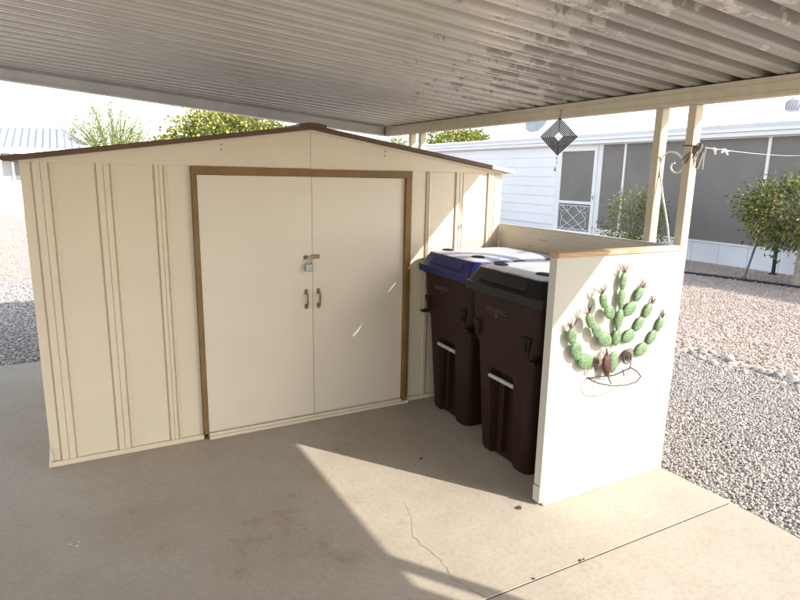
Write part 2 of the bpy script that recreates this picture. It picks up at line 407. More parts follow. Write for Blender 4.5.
def rect(n, x0, x1, y0, y1, z):
    return np.stack([rng.uniform(x0,x1,n), rng.uniform(y0,y1,n), np.full(n, z) + rng.normal(0,.004,n)], 1)
stones('gravel', np.concatenate([rect(76000, 3.06, 5.4, -2.6, .9, -.021), rect(18000, 3.3, 5.5, .9, 3.2, -.021)]), .0077, M['gravel_stones'], 'loose grey gravel between the concrete edge and row of rocks')
stones('gravel', rect(9000, -1.1, .05, 2.16, 6.6, -.022), .013, M['gravel_stones'], 'loose grey gravel behind the shed, in carport shade')
stones('gravel', np.concatenate([rect(26000, 5.55, 8.6, -2.5, 4.2, -.02), rect(10000, 8.6, 11.5, -.5, 6.2, -.02)]), .0115, M['pink_stones'], 'loose pinkish gravel between the row of rocks and white house')
stones('gravel', rect(5000, -2.2, .3, 6.6, 14, -.018), .015, M['pink_stones'], 'loose pale gravel leading to the neighbour house on the left')

# row of rocks
def rock_mesh(seed, mat):
    r = random.Random(seed); bm = bmesh.new(); bmesh.ops.create_icosphere(bm, subdivisions=2, radius=1)
    off = [Vector((r.uniform(-1,1), r.uniform(-1,1), r.uniform(-1,1))).normalized() for _ in range(7)]
    cut = [r.uniform(.55,.85) for _ in off]
    for v in bm.verts:
        for d, c in zip(off, cut):
            k = v.co.dot(d)
            if k > c: v.co -= d*(k-c)*.9
        v.co *= 1 + r.uniform(-.05,.05)
    me = bpy.data.meshes.new('rock'); bm.to_mesh(me); bm.free(); me.materials.append(mat); return me
meshes = [rock_mesh(i, ROCKS[i % 4]) for i in range(12)]
LBL = {0: 'mid grey rock in the border row between two gravels', 1: 'pale tan rock in the border row between two gravels', 2: 'pinkish rock in the border row between two gravels', 3: 'dark grey rock in the border row between two gravels'}
y = -2.0; i = 0
while y < 1.9:
    for lane in range(4):
        if random.random() < .14: continue
        t = i % 12 if random.random() < .5 else random.choice([0,1,1,5,4,2,8,9,3])
        o = bpy.data.objects.new('rock', meshes[t]); COL.objects.link(o)
        s = random.uniform(.028, .058)
        o.scale = (s*random.uniform(.8,1.35), s*random.uniform(.8,1.35), s*random.uniform(.5,.8))
        o.location = (5.22 + .10*lane + random.uniform(-.05,.05) + (.05 if y > 0 else 0), y + random.uniform(-.05,.05), -.03 + s*.3)
        o.rotation_euler = (random.uniform(-.3,.3), random.uniform(-.3,.3), random.uniform(0,6.28))
        tag(o, LBL[t % 4], 'rock', 'rocks in the border row'); i += 1
    y += random.uniform(.085, .125)

# ------------------------------------------------------------------ shed
W = 3.0; ZW = 1.635; SD = 1.75; XM = 1.512
shed = empty('garden_shed', (W/2, SD/2, 0), 'beige metal garden shed with brown trimmed double doors and low gable roof', 'shed')
def rib_profile(x0, x1, ribs):
    P = [(x0, 0.0)]
    for a, b in ribs:
        m = (a+b)/2; d = .013
        c = b - .028                                       # far bevel is wide, near bevel is steep behind a groove
        m = (a+c)/2 + .004
        P += [(a, 0), (a+.002, .006), (a+.006, .006), (a+.009, -d), (m-.003, -d), (m-.001, -d+.005), (m+.001, -d+.005), (m+.003, -d), (c-.003, -d), (c-.001, -.003), (c+.003, -.003), (c+.006, -d+.001), (b, 0)]
    P.append((x1, 0)); return P
def wall(name, prof, z0, z1, mat=None):
    b = MB(); n = len(prof)
    vs = [(x, y, z0) for x, y in prof] + [(x, y, z1) for x, y in prof] + [(x, .02, z0) for x, y in prof] + [(x, .02, z1) for x, y in prof]
    fs = []
    for i in range(n-1):
        fs += [(i, i+1, n+i+1, n+i), (2*n+i+1, 2*n+i, 3*n+i, 3*n+i+1), (n+i, n+i+1, 3*n+i+1, 3*n+i), (i+1, i, 2*n+i, 2*n+i+1)]
    fs += [(0, n, 3*n, 2*n), (n-1, 3*n-1, 4*n-1, 2*n-1)]
    b.add(vs, fs); return b.build(name, mat or M['shed'], shed)
wall('wall', rib_profile(0, .806, [(.045,.150), (.330,.428), (.612,.690)]), .03, ZW)
wall('wall', rib_profile(2.226, W, [(2.345,2.395), (2.585,2.675), (2.862,2.95)]), .03, ZW)
MB().box(0, .02, .02, SD, .03, ZW).build('wall', M['shed'], shed)
MB().box(W-.02, W, .02, SD, .03, ZW).build('wall', M['shed'], shed)
MB().box(.02, W-.02, SD-.02, SD, .03, ZW).build('wall', M['shed'], shed)
for bb in ((-.012, .806, -.022, .03), (2.226, W+.01, -.022, .03), (-.012, .01, .031, SD)):
    MB().box(*bb, .001, .030).build('base_rail', M['shed'], shed, bevel=.003)
MB().add([(-.014,-.024,.001),(.012,-.024,.06),(.0,-.002,.13),(-.014,.01,.001)], [(0,1,2,3)]).build('bent_corner_flange', M['shed'], shed)
# gable: two sheets meeting at a lapped seam
ROOFZ = lambda x: 1.650 + (1.872-1.650)*(1 - abs(x-XM)/(XM if x < XM else W-XM))
for side in (0, 1):
    xa, xb = (0.0, XM-.0015) if side == 0 else (XM+.0015, W)
    o = -.020 if side == 0 else -.017
    zt = lambda x: ROOFZ(x) - .006
    b = MB(); vs = [(xa,o,1.633),(xb,o,1.633),(xb,o,zt(xb)),(xa,o,zt(xa)),(xa,.02,1.633),(xb,.02,1.633),(xb,.02,zt(xb)),(xa,.02,zt(xa))]
    b.hexa(vs).build('gable_panel', M['shed'], shed)
# top flange of the gable just under the roof edge
for a, bx in ((0, XM), (W, XM)):
    z0, z1 = ROOFZ(a), ROOFZ(bx)
    d = .014
    MB().hexa([(a,-.032,z0-.026),(bx,-.032,z1-.026),(bx,-.017,z1-.026),(a,-.017,z0-.026),(a,-.032,z0-.012),(bx,-.032,z1-.012),(bx,-.017,z1-.012),(a,-.017,z0-.012)]).build('gable_flange', M['shed'], shed)
for x in (.98, 2.02):
    for z in (1.752, 1.725):
        MB().lathe([(.006,0),(.005,.004),(.001,.005)], (x,-.021,z), 8, Matrix.Rotation(R(90),4,'X')).build('screw', M['steel'], shed)
# roof: two slopes with ribs along the fall, brown front edge, ridge cap
roof = None
for a, bx in ((-.055, XM), (W+.055, XM)):
    z0 = ROOFZ(0) - .008; z1 = ROOFZ(XM)
    b = MB()
    b.hexa([(a,-.05,z0),(bx,-.05,z1),(bx,SD+.05,z1),(a,SD+.05,z0),(a,-.05,z0+.012),(bx,-.05,z1+.012),(bx,SD+.05,z1+.012),(a,SD+.05,z0+.012)])
    for k in range(1, 5):
        yy = k*SD/5
        b.hexa([(a,yy-.02,z0+.0125),(bx,yy-.02,z1+.0125),(bx,yy+.02,z1+.0125),(a,yy+.02,z0+.0125),(a,yy-.012,z0+.026),(bx,yy-.012,z1+.026),(bx,yy+.012,z1+.026),(a,yy+.012,z0+.026)])
    r = b.build('roof_slope', M['shed_roof'], shed)
    brown_end = bx if a < 0 else 0
    def edge(xa, xb, mat, nm):
        f = lambda x: z0 + (z1-z0)*(x-a)/(bx-a)
        MB().hexa([(xa,-.064,f(xa)-.010),(xb,-.064,f(xb)-.010),(xb,-.0505,f(xb)-.010),(xa,-.0505,f(xa)-.010),(xa,-.064,f(xa)+.016),(xb,-.064,f(xb)+.016),(xb,-.0505,f(xb)+.016),(xa,-.0505,f(xa)+.016)]).build(nm, mat, shed, bevel=.002)
    if a < 0:
        edge(-.06, XM, M['roof_edge'], 'roof_edge')
    else:
        edge(XM, 2.86, M['roof_edge'], 'roof_edge'); edge(2.862, W+.06, M['shed'], 'roof_edge')
MB().prism([(XM-.085, ROOFZ(XM-.085)+.014),(XM-.085, ROOFZ(XM-.085)+.03),(XM-.03, ROOFZ(XM)+.027),(XM+.03, ROOFZ(XM)+.027),(XM+.085, ROOFZ(XM+.085)+.03),(XM+.085, ROOFZ(XM+.085)+.004),(XM+.02,ROOFZ(XM)+.002),(XM-.02,ROOFZ(XM)+.002)], 1, -.073, SD+.06).build('ridge_cap', M['roof_edge'], shed, bevel=.003)
MB().tube([(-.065,-.058,1.648),(-.065,SD+.05,1.648)], .013, 10).build('gutter_roll', M['roof_edge'], shed, smooth=True)
MB().prism([(W+.045,1.632),(W+.075,1.632),(W+.078,1.652),(W+.070,1.652),(W+.066,1.638),(W+.045,1.638)], 1, -.055, SD+.05).build('gutter_roll', M['shed'], shed)
# door frame
MB().box(.807,.833,-.034,.02,.034,1.584).box(2.170,2.2245,-.030,-.004,.034,1.584).box(.807,2.2245,-.034,.02,1.584,1.632).build('door_frame', M['brown_trim'], shed, bevel=.002)
MB().box(2.1695,2.196,-.05,-.0305,.05,1.584).build('door_frame_stop', M['brown_trim'], shed, bevel=.002)
MB().box(.836,2.222,-.05,.02,.002,.022).box(.836,2.168,-.042,-.036,.0225,.040).box(.836,2.168,-.020,-.012,.0225,.046).build('door_track', M['shed'], shed, bevel=.001)
def door(x0, x1, y):
    b = MB(); n = 24; m = 18; amp = .0035
    vs = []; fs = []
    z0, z1 = .047, 1.583
    for i in range(n+1):
        for j in range(m+1):
            x = x0 + (x1-x0)*j/m; z = z0 + (z1-z0)*i/n
            e = math.sin(PI*j/m)*math.sin(PI*i/n)
            vs.append((x, y + amp*e*(math.sin(x*5+z*3)+.6*math.sin(z*7+x)), z))
    for i in range(n):
        for j in range(m):
            a = i*(m+1)+j; fs.append((a, a+1, a+m+2, a+m+1))
    b.add(vs, fs); b.box(x0, x1, y+.012, y+.022, z0, z1)
    b.box(x0, x0+.004, y-.0005, y+.0115, z0, z1).box(x1-.004, x1, y-.0005, y+.0115, z0, z1)
    o = b.build('door', M['shed_door'], shed, smooth=True); return o
dL = door(.836, 1.5125, -.026); dR = door(1.5165, 2.1685, -.022)
MB().box(1.508,1.522,.004,.012,.047,1.583).build('seam_shadow_gap', M['dark_hole'], shed)
for dd, x, y in ((dL, 1.469, -.027), (dR, 1.553, -.023)):
    h = empty
    b = MB()
    b.tube([(x,y,.775),(x,y-.022,.782),(x,y-.03,.80),(x,y-.03,.845),(x,y-.022,.862),(x,y,.869)], [.010,.008,.0065,.0065,.008,.010], 8)
    b.box(x-.011,x+.011,y-.004,y+.001,.758,.792).box(x-.011,x+.011,y-.004,y+.001,.852,.886)
    b.build('handle', M['brass'], dd, smooth=True, bevel=.001)
b = MB(); b.box(1.502,1.560,-.034,-.0235,1.078,1.104).box(1.455,1.485,-.031,-.0265,1.076,1.102)
b.build('hasp', M['brass'], dR, bevel=.0015)
MB().tube([(1.474,-.03,1.09),(1.474,-.052,1.09),(1.486,-.052,1.09),(1.486,-.03,1.09)], .004, 6).build('staple', M['steel'], dL)
pl = empty('padlock', (1.48,-.052,1.02), 'silver padlock hanging from the hasp of the shed doors', 'padlock')
MB().box(1.456,1.504,-.064,-.040,1.005,1.052).build('lock_body', M['steel'], pl, bevel=.004)
MB().tube([(1.466,-.052,1.052),(1.466,-.052,1.078),(1.470,-.052,1.090),(1.480,-.052,1.096),(1.490,-.052,1.090),(1.494,-.052,1.078),(1.494,-.052,1.052)], .004, 8).build('shackle', M['steel'], pl, smooth=True)

# ------------------------------------------------------------------ bin enclosure
sw = empty('plywood_wall', (3.012, -.75, 0), 'low beige plywood side wall between the shed corner and cactus panel', 'low wall')
MB().box(3.0, 3.026, -1.470, -.004, .002, 1.262).build('board', M['ply'], sw, bevel=.002)
MB().box(2.999, 3.0285, -1.470, -.004, 1.2625, 1.268).build('top_edge', M['panel'], sw)
for y0, z0, ln in ((-.62,1.10,.16),(-.80,1.085,.22),(-.42,1.19,.12),(-1.0,1.16,.2),(-.30,1.14,.10)):
    P_ = [(2.9992, y0 - ln*i/8, z0 + random.uniform(-.004,.004)) for i in range(9)]
    MB().add([(x_, y_, z_ - .0018*math.sin(PI*i/8)) for i, (x_, y_, z_) in enumerate(P_)] + [(x_, y_, z_ + .0018*math.sin(PI*i/8)) for i, (x_, y_, z_) in enumerate(P_)],
             [(i, i+1, i+10, i+9) for i in range(8)]).build('surface_crack', M['crack'], sw)
MB().add([(2.999, -1.06 + .011*math.cos(k*.7), 1.195 + .008*math.sin(k*.7)) for k in range(9)], [tuple(range(9))]).build('knot', M['leaf_litter'], sw)
pn = empty('screen_panel', (2.59, -1.5, 0), 'cream screen panel in front of the bins, carrying the metal cactus', 'screen panel')
PX0, PX1, PY0, PY1 = 2.142, 3.030, -1.522, -1.474
MB().hexa([(PX0,PY0,.098),(PX1,PY0,.098),(PX1,PY1,.098),(PX0,PY1,.098),(PX0,PY0,1.246),(PX1,PY0,1.246),(PX1,PY1,1.246),(PX0,PY1,1.246)]).build('board', M['panel'], pn, bevel=.002)
MB().box(PX0-.006, PX1+.003, PY0-.005, PY1-.002, .012, .095).build('baseboard', M['panel'], pn, bevel=.002)
MB().box(PX0-.002, PX1+.006, PY0-.010, PY1+.004, 1.2465, 1.268).build('cap', M['cap'], pn, bevel=.002)
MB().box(PX0+.01, PX1, PY0-.02, PY0+.03, .001, .0115).build('footing', M['panel'], pn, bevel=.004)

# ------------------------------------------------------------------ metal cactus on the panel
cac = empty('cactus_wall_art', (2.54, -1.53, .7), 'green metal prickly pear wall art with pink tufts on cream panel', 'wall art')
PADS = [(2.564, 0.825, 0.087, 0.059, 86, 0.013), (2.563, 0.92, 0.111, 0.051, 84, 0.018), (2.562, 1.023, 0.103, 0.046, 91, 0.02), (2.562, 1.111, 0.09, 0.042, 87, 0.02), (2.475, 0.967, 0.079, 0.064, 132, 0.032), (2.418, 1.031, 0.08, 0.047, 109, 0.038), (2.466, 0.829, 0.098, 0.075, 153, 0.027), (2.399, 0.882, 0.088, 0.054, 125, 0.032), (2.343, 0.939, 0.083, 0.05, 115, 0.036), (2.358, 0.727, 0.106, 0.079, 162, 0.018), (2.284, 0.791, 0.097, 0.07, 118, 0.023), (2.246, 0.87, 0.083, 0.058, 102, 0.023), (2.639, 0.965, 0.091, 0.068, 31, 0.013), (2.695, 1.035, 0.078, 0.052, 56, 0.013), (2.654, 0.82, 0.089, 0.07, 23, 0.009), (2.724, 0.877, 0.085, 0.055, 50, 0.009), (2.78, 0.942, 0.085, 0.052, 58, 0.009), (2.763, 0.735, 0.09, 0.07, 27, 0.009), (2.834, 0.793, 0.088, 0.057, 50, 0.009), (2.885, 0.857, 0.078, 0.048, 66, 0.009)]
def pad(x, z, L, Wd, ang, off, mat, name='pad'):
    bm = bmesh.new(); bmesh.ops.create_uvsphere(bm, u_segments=18, v_segments=12, radius=1)
    rm = Matrix.Rotation(-R(ang-90), 4, 'Y')
    for v in bm.verts:
        t = v.co.z
        wv = (1 + .12*t)                                     # egg shaped, wider towards the tip
        k = 1 + .05*math.sin(9*math.atan2(v.co.y, v.co.x))   # shallow ridges in the pressed metal
        p = Vector((v.co.x*Wd/2*wv, v.co.y*.013*k, t*L/2*1.04))
        v.co = rm @ p + Vector((x, -1.522-off-.004, z))
    me = bpy.data.meshes.new(name); bm.to_mesh(me); bm.free(); me.materials.append(mat)
    me.polygons.foreach_set('use_smooth', [True]*len(me.polygons))
    o = bpy.data.objects.new(name, me); COL.objects.link(o); o.parent = cac; o.matrix_parent_inverse = cac.matrix_basis.inverted(); return o
pads = [pad(*p_, M['cactus']) for p_ in PADS]
pad(2.497,.693,.118,.058,100,.028, M['rust'])['label'] = 'rust red pad at the foot'
pad(2.545,.700,.110,.066,92,.022, M['cactus'])
pad(2.435,.716,.074,.058,165,.018, M['flower_brown'])['label'] = 'faded brown pad'
pad(2.660,.722,.078,.060,25,.014, M['flower_brown'])['label'] = 'faded brown pad'
def tuft(x, z, off, ang, spread=.75, L=.056, mat='tuft', n=13):
    b = MB()
    for k in range(n):
        a = R(ang) + random.uniform(-spread, spread); l = L*random.uniform(.6, 1.15); dy = random.uniform(-.35,.35)*l
        off2 = off; p = Vector((x - .012*math.cos(R(ang)), -1.522-off2-.004, z - .012*math.sin(R(ang)))); d = Vector((math.cos(a)*l, dy, math.sin(a)*l))
        b.tube([p, p+d*.6+Vector((random.uniform(-.003,.003),0,0)), p+d], [.0019,.0016,.0010], 4)
    b.build('spine_tuft', M[mat], cac)
for (x,z,off,ang) in ((2.565, 1.16, 0.02, 87), (2.404, 1.073, 0.038, 109), (2.324, 0.98, 0.036, 115), (2.237, 0.915, 0.023, 102), (2.719, 1.071, 0.013, 56), (2.805, 0.982, 0.009, 58), (2.902, 0.896, 0.009, 66), (2.487, 0.745, 0.03, 105)):
    tuft(x, z, off, ang)
# spiral rosette and wire hoop
b = MB()
for k in range(3):
    r0 = .012 + .008*k; pts = [(2.625 + (r0+.001*i*.2)*math.cos(i*.5+k), -1.556-.004*k, .715 + r0*1.1*math.sin(i*.5+k)) for i in range(13)]
    b.tube(pts, .0036, 5)
b.build('rosette', M['wire'], cac)
b = MB()
for k in range(2):
    r0 = .016+.008*k; b.tube([(2.415 + r0*.6*math.cos(i*.55), -1.562, .71 + r0*1.5*math.sin(i*.55)) for i in range(12)], .0034, 5)
b.build('rosette', M['wire'], cac)
b = MB()
hp = [(2.706,-1.524,.643),(2.715,-1.56,.632),(2.70,-1.60,.618),(2.64,-1.625,.606),(2.56,-1.632,.604),(2.47,-1.620,.610),(2.41,-1.59,.622),(2.392,-1.56,.630),(2.40,-1.524,.634)]
b.tube(hp, .0034, 6); b.tube([(2.40,-1.53,.632),(2.55,-1.56,.634),(2.706,-1.53,.643)], .0034, 6)
b.tube([(2.706,-1.526,.643),(2.708,-1.526,.712)], .002, 5); b.tube([(2.49,-1.565,.65),(2.487,-1.60,.609)], .003, 5); b.tube([(2.60,-1.565,.66),(2.598,-1.58,.63)], .003, 5)
b.build('hoop', M['wire'], cac, smooth=True)

# ------------------------------------------------------------------ wheeled bins
def rrect(x0, x1, y0, y1, z, r, ch=0, chd=0, n=4):
    """rounded rectangle ring; the front edge (x0) may carry a channel of half width ch and depth chd"""
    P = []
    for cx, cy, a0 in ((x1-r, y1-r, 0), (x0+r, y1-r, 90), (x0+r, y0+r, 180), (x1-r, y0+r, 270)):
        for k in range(n+1):
            a = R(a0 + 90*k/n); P.append((cx + r*math.cos(a), cy + r*math.sin(a), z))
        if a0 == 90 :
            yc = (y0+y1)/2
            P += [(x0, yc+ch+.012, z), (x0+chd, yc+ch-.004, z), (x0+chd, yc-ch+.004, z), (x0, yc-ch-.012, z)]
    return P
def make_bin(name, loc, rz, lid, label, lid_label):
    t = empty(name, (0,0,0), label, 'wheeled bin')
    b = MB(); CH = .098
    rings = [rrect(-.285,.27,-.215,.215,.004,.05,CH,.07), rrect(-.295,.275,-.22,.22,.03,.055,CH,.07),
             rrect(-.318,.29,-.245,.245,.46,.06,CH,.075), rrect(-.322,.292,-.252,.252,.535,.06,CH,.055), rrect(-.322,.293,-.253,.253,.540,.06,CH,0),
             rrect(-.326,.296,-.262,.262,.66,.06,CH,0), rrect(-.334,.31,-.292,.292,.70,.055,CH,0), rrect(-.335,.312,-.296,.296,.715,.055,CH,0),
             rrect(-.345,.325,-.312,.312,.955,.06,CH,0), rrect(-.356,.335,-.325,.325,.957,.06,CH,0), rrect(-.356,.335,-.325,.325,.985,.06,CH,0)]
    b.loft(rings); b.build('body', M['bin_brown'], t, smooth=True, bevel=.004, world=False)
    MB().tube([(-.316,-.112,.487),(-.316,.112,.487)], .0125, 12).build('lift_bar', M['bar'], t, smooth=True, world=False)
    MB().box(-.262,-.245,-.09,.09,.01,.53).box(-.30,-.262,-.006,.006,.05,.47).build('channel_web', M['bin_brown'], t, world=False)
    for s in (-1, 1):                                  # moulded lifting pockets on the front corners
        y0, y1 = sorted((s*.19, s*.262))
        m = MB(); m.add([(-.345,y0,.80),(-.345,y1,.80),(-.335,y0,.80),(-.335,y1,.80),(-.352,y0,.795),(-.352,y1,.795),(-.337,(y0+y1)/2-.006,.69),(-.337,(y0+y1)/2+.006,.69)],
              [(0,1,5,4),(4,5,7,6),(4,6,0),(5,1,7)])
        m.build('pocket_rim', M['bin_brown'], t, world=False)
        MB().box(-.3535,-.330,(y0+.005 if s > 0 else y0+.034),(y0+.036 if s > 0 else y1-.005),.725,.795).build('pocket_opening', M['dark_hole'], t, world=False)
        MB().box(-.36,-.10,s*.290-.026,s*.290+.026,.672,.688).build('side_ledge', M['bin_brown'], t, bevel=.005, world=False)
    # lid: rim, sloping front with recessed panel, shallow dome
    L = MB()
    rg = [rrect(-.376,.345,-.352,.352,.970,.055), rrect(-.378,.347,-.354,.354,1.016,.055), rrect(-.362,.342,-.340,.340,1.022,.055),
          rrect(-.318,.325,-.295,.295,1.098,.05), rrect(-.27,.30,-.25,.25,1.112,.05), rrect(-.12,.18,-.12,.12,1.124,.05)]
    L.loft(rg); lo = L.build('lid', lid, t, smooth=True, bevel=.003, label=lid_label, world=False)
    MB().hexa([(-.3585,-.21,1.036),(-.3585,.21,1.036),(-.335,.21,1.036),(-.335,-.21,1.036),(-.327,-.19,1.086),(-.327,.19,1.086),(-.305,.19,1.086),(-.305,-.19,1.086)]).build('lid_grip_panel', lid, lo, bevel=.006, world=False)
    for s in (-1, 1):
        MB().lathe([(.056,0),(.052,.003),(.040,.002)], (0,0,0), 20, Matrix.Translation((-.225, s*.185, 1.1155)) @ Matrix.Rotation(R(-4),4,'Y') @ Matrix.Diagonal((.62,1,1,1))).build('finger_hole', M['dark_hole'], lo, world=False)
        MB().hexa([(-.345,s*.30-.03,1.03),(-.345,s*.30+.03,1.03),(-.25,s*.30+.03,1.03),(-.25,s*.30-.03,1.03),(-.315,s*.285-.022,1.066),(-.315,s*.285+.022,1.066),(-.27,s*.285+.022,1.066),(-.27,s*.285-.022,1.066)]).build('lid_corner', lid, lo, bevel=.006, world=False)
    MB().tube([(.33,-.24,.99),(.375,-.24,1.04),(.375,.24,1.04),(.33,.24,.99)], .015, 10).build('handle', lid, t, smooth=True, world=False)
    for s in (-1, 1):
        MB().lathe([(.03,-.03),(.10,-.028),(.115,-.015),(.115,.015),(.10,.028),(.03,.03)], (.24, s*.245, .116), 24, Matrix.Rotation(R(90),4,'X')).build('wheel', M['black_pipe'], t, smooth=True, world=False)
    # stamped lettering
    def text(s, size, y, z, nm):
        c = bpy.data.curves.new(nm, 'FONT'); c.body = s; c.size = size; c.extrude = .0008; c.align_x = 'CENTER'; c.align_y = 'CENTER'; c.materials.append(M['stamp'])
        tmp = bpy.data.objects.new('tmp', c); COL.objects.link(tmp); bpy.context.view_layer.update()
        me = bpy.data.meshes.new_from_object(tmp.evaluated_get(bpy.context.evaluated_depsgraph_get())); bpy.data.objects.remove(tmp)
        o = bpy.data.objects.new(nm, me); COL.objects.link(o); o.parent = t
        o.matrix_local = Matrix.Translation((-.3465, y, z)) @ Matrix(((0,0,-1,0),(-1,0,0,0),(0,1,0,0),(0,0,0,1)))
        return o
    text('HOLGOTC', .037, .045, .882, 'stamped_text')
    MB().add([(-.3455,.058,.858),(-.3455,.032,.858),(-.344,.045,.838)], [(0,1,2)]).build('stamped_arrow', M['stamp'], t, world=False)
    t.matrix_basis = Matrix.Translation(loc) @ Matrix.Rotation(rz, 4, 'Z'); t.location = loc; t.rotation_euler = (0,0,rz)
    return t
make_bin('wheeled_bin', (2.640,-.385,0), R(-3), M['lid_blue'], 'brown wheeled bin with blue lid, nearest the shed wall', 'blue lid')
make_bin('wheeled_bin', (2.560,-1.062,0), R(-2), M['lid_black'], 'brown wheeled bin with black lid, beside the screen panel', 'black lid')

# ------------------------------------------------------------------ carport
SL = -.078                                   # fall of the roof towards the outer beam
ZP = lambda x: 2.078 + SL*(x-3.03)            # underside of the roof pans
cp = empty('carport', (0,-1.2,0), 'beige metal carport with ribbed flaking roof on paired posts over the shed', 'carport')
RX0, RX1, RY0, RY1 = -2.6, 3.175, -7.0, 2.02
def pans():
    p = .1552; prof = []; y = RY1
    k0 = math.floor((RY0)/p)
    y = -1.848 + p*math.ceil((RY0+1.848)/p) 
    while y < RY1 - p:
        # y is the middle of a raised gap
        prof += [(y-.036, 0), (y-.028, .048), (y+.028, .048), (y+.037, 0), (y+.068, -.001), (y+.072,.005), (y+.082,.005), (y+.086, -.001)]
        y += p
    b = MB(); n = len(prof); vs = []
    for x in (RX0, 0, 1.5, RX1):
        vs += [(x, yy, ZP(x)+zz) for yy, zz in prof]
    fs = [(i*n+k, i*n+k+1, (i+1)*n+k+1, (i+1)*n+k) for i in range(3) for k in range(n-1)]
    b.add(vs, fs); o = b.build('roof_pans', M['pan'], cp, bevel=.004)
    s = o.modifiers.new('thickness', 'SOLIDIFY'); s.thickness = .006; s.offset = 1 if True else -1
    return o
pans()
MB().hexa([(RX0,RY0,ZP(RX0)+.060),(RX1,RY0,ZP(RX1)+.060),(RX1,RY1,ZP(RX1)+.060),(RX0,RY1,ZP(RX0)+.060),(RX0,RY0,ZP(RX0)+.07),(RX1,RY0,ZP(RX1)+.07),(RX1,RY1,ZP(RX1)+.07),(RX0,RY1,ZP(RX0)+.07)]).build('roof_top_skin', M['houseroof'], cp)
b = MB(); b.box(3.03, 3.085, RY0, 1.965, 1.985, 2.072).box(3.086, 3.177, RY0, 1.965, 2.046, 2.052).box(3.0275, 3.0295, RY0, 1.965, 1.9855, 2.004).box(3.027, 3.0295, RY0, 1.965, 2.040, 2.046)
b.build('side_beam', M['beam'], cp, bevel=.003)
MB().box(3.178, 3.205, RY0, RY1+.02, 2.045, 2.14).build('gutter', M['beam'], cp, bevel=.003)
# rear beam: follows the fall
def sloped(name, x0, x1, y0, y1, h0, h1, mat, bev=.003):
    MB().hexa([(x0,y0,ZP(x0)+h0),(x1,y0,ZP(x1)+h0),(x1,y1,ZP(x1)+h0),(x0,y1,ZP(x0)+h0),(x0,y0,ZP(x0)+h1),(x1,y0,ZP(x1)+h1),(x1,y1,ZP(x1)+h1),(x0,y1,ZP(x0)+h1)]).build(name, mat, cp, bevel=bev)
sloped('rear_beam', RX0, 3.04, 1.968, 2.018, -.090, -.003, M['fascia'])
sloped('rear_beam_lip', RX0, 3.03, 1.93, 1.9675, -.090, -.078, M['fascia'], .002)
sloped('rear_flashing', RX0, 3.20, 2.0205, 2.034, -.04, .075, M['fascia'], .002)
MB().box(3.022, 3.0268, 1.935, 1.950, 1.985, 2.08).build('corner_seam', M['brown_trim'], cp)
for yc in (1.44, 1.26, -1.28, -1.478, -4.07, -4.29):
    MB().box(3.030, 3.088, yc-.0225, yc+.0225, -.03 if yc < 1 else -.03, 1.9845).build('post', M['post'], cp, bevel=.003)
def scroll(y0):
    """wrought scroll between a pair of posts"""
    b = MB(); X = 3.055
    main = [(-1.309,1.62),(-1.303,1.66),(-1.304,1.70),(-1.318,1.735),(-1.342,1.753),(-1.378,1.752),(-1.412,1.738),(-1.438,1.71),(-1.446,1.68),(-1.435,1.655),(-1.41,1.645),(-1.384,1.652),(-1.370,1.672),(-1.376,1.692),(-1.392,1.696)]
    stem = [(-1.303,1.69),(-1.306,1.65),(-1.318,1.60),(-1.345,1.50),(-1.372,1.42),(-1.398,1.33),(-1.41,1.262)]
    def smooth(P, k=4):
        o = []
        for i in range(len(P)-1):
            p0 = P[max(i-1,0)]; p1 = P[i]; p2 = P[i+1]; p3 = P[min(i+2,len(P)-1)]
            for j in range(k):
                t = j/k
                o.append(tuple(.5*((2*p1[a]) + (-p0[a]+p2[a])*t + (2*p0[a]-5*p1[a]+4*p2[a]-p3[a])*t*t + (-p0[a]+3*p1[a]-3*p2[a]+p3[a])*t**3) for a in (0,1)))
        o.append(P[-1]); return o
    for P in (main, stem):
        b.tube([(X, y+y0, z) for y, z in smooth(P)], .0048, 6)
    b.build('scroll_bracket', M['post_white'], cp, smooth=True)
scroll(0)

# ------------------------------------------------------------------ hanging spinner
sp = empty('wind_spinner', (3.0,-.545,1.985), 'dark copper diamond wind spinner hanging from the carport beam', 'wind spinner')
cpos = Vector((.2139,-3.5302,1.87)); c0 = Vector((3.012,-.545,1.868)); nrm = (cpos-c0); nrm.z = 0; nrm.normalize()
SPM = Matrix.Translation(c0) @ Matrix((( -nrm.y, -nrm.x, 0, 0), (nrm.x, -nrm.y, 0, 0), (0,0,1,0), (0,0,0,1)))
for k in range(7):
    ro = .119 - .0132*k; ri = ro - .0115; tw = Matrix.Rotation(R(-2 + .6*k), 4, 'Z')
    vs = []
    for yy in (-.0012, .0012):
        for r_ in (ro, ri):
            vs += [SPM @ (tw @ Vector(q)) for q in ((r_,yy,0),(0,yy,r_),(-r_,yy,0),(0,yy,-r_))]
    fs = []
    for j in range(4):
        q = (j+1) % 4
        fs += [(j,q,4+q,4+j), (8+j,12+j,12+q,8+q), (j,8+j,8+q,q), (4+j,4+q,12+q,12+j)]
    MB().add(vs, fs).build('ring', M['copper'], sp)
MB().tube([SPM @ Vector((0,.002,.116)), SPM @ Vector((0,.002,.034))], .0028, 6).tube([SPM @ Vector((0,.002,-.034)), SPM @ Vector((0,.002,-.116))], .0028, 6).build('spine', M['rust'], sp)
MB().tube([SPM @ Vector((0,0,.114)), (c0.x, c0.y, 2.03), (3.028, c0.y, 2.035)], .0016, 6).build('hanger', M['rust'], sp)
m_ = MB(); m_.tube([SPM @ Vector((0,0,-.114)), SPM @ Vector((0,0,-.20))], .0012, 5)
m_.lathe([(.001,-.008),(.007,-.003),(.007,.003),(.001,.008)], SPM @ Vector((0,0,-.135)), 10); m_.lathe([(.001,-.006),(.005,0),(.001,.006)], SPM @ Vector((0,0,-.16)), 10)
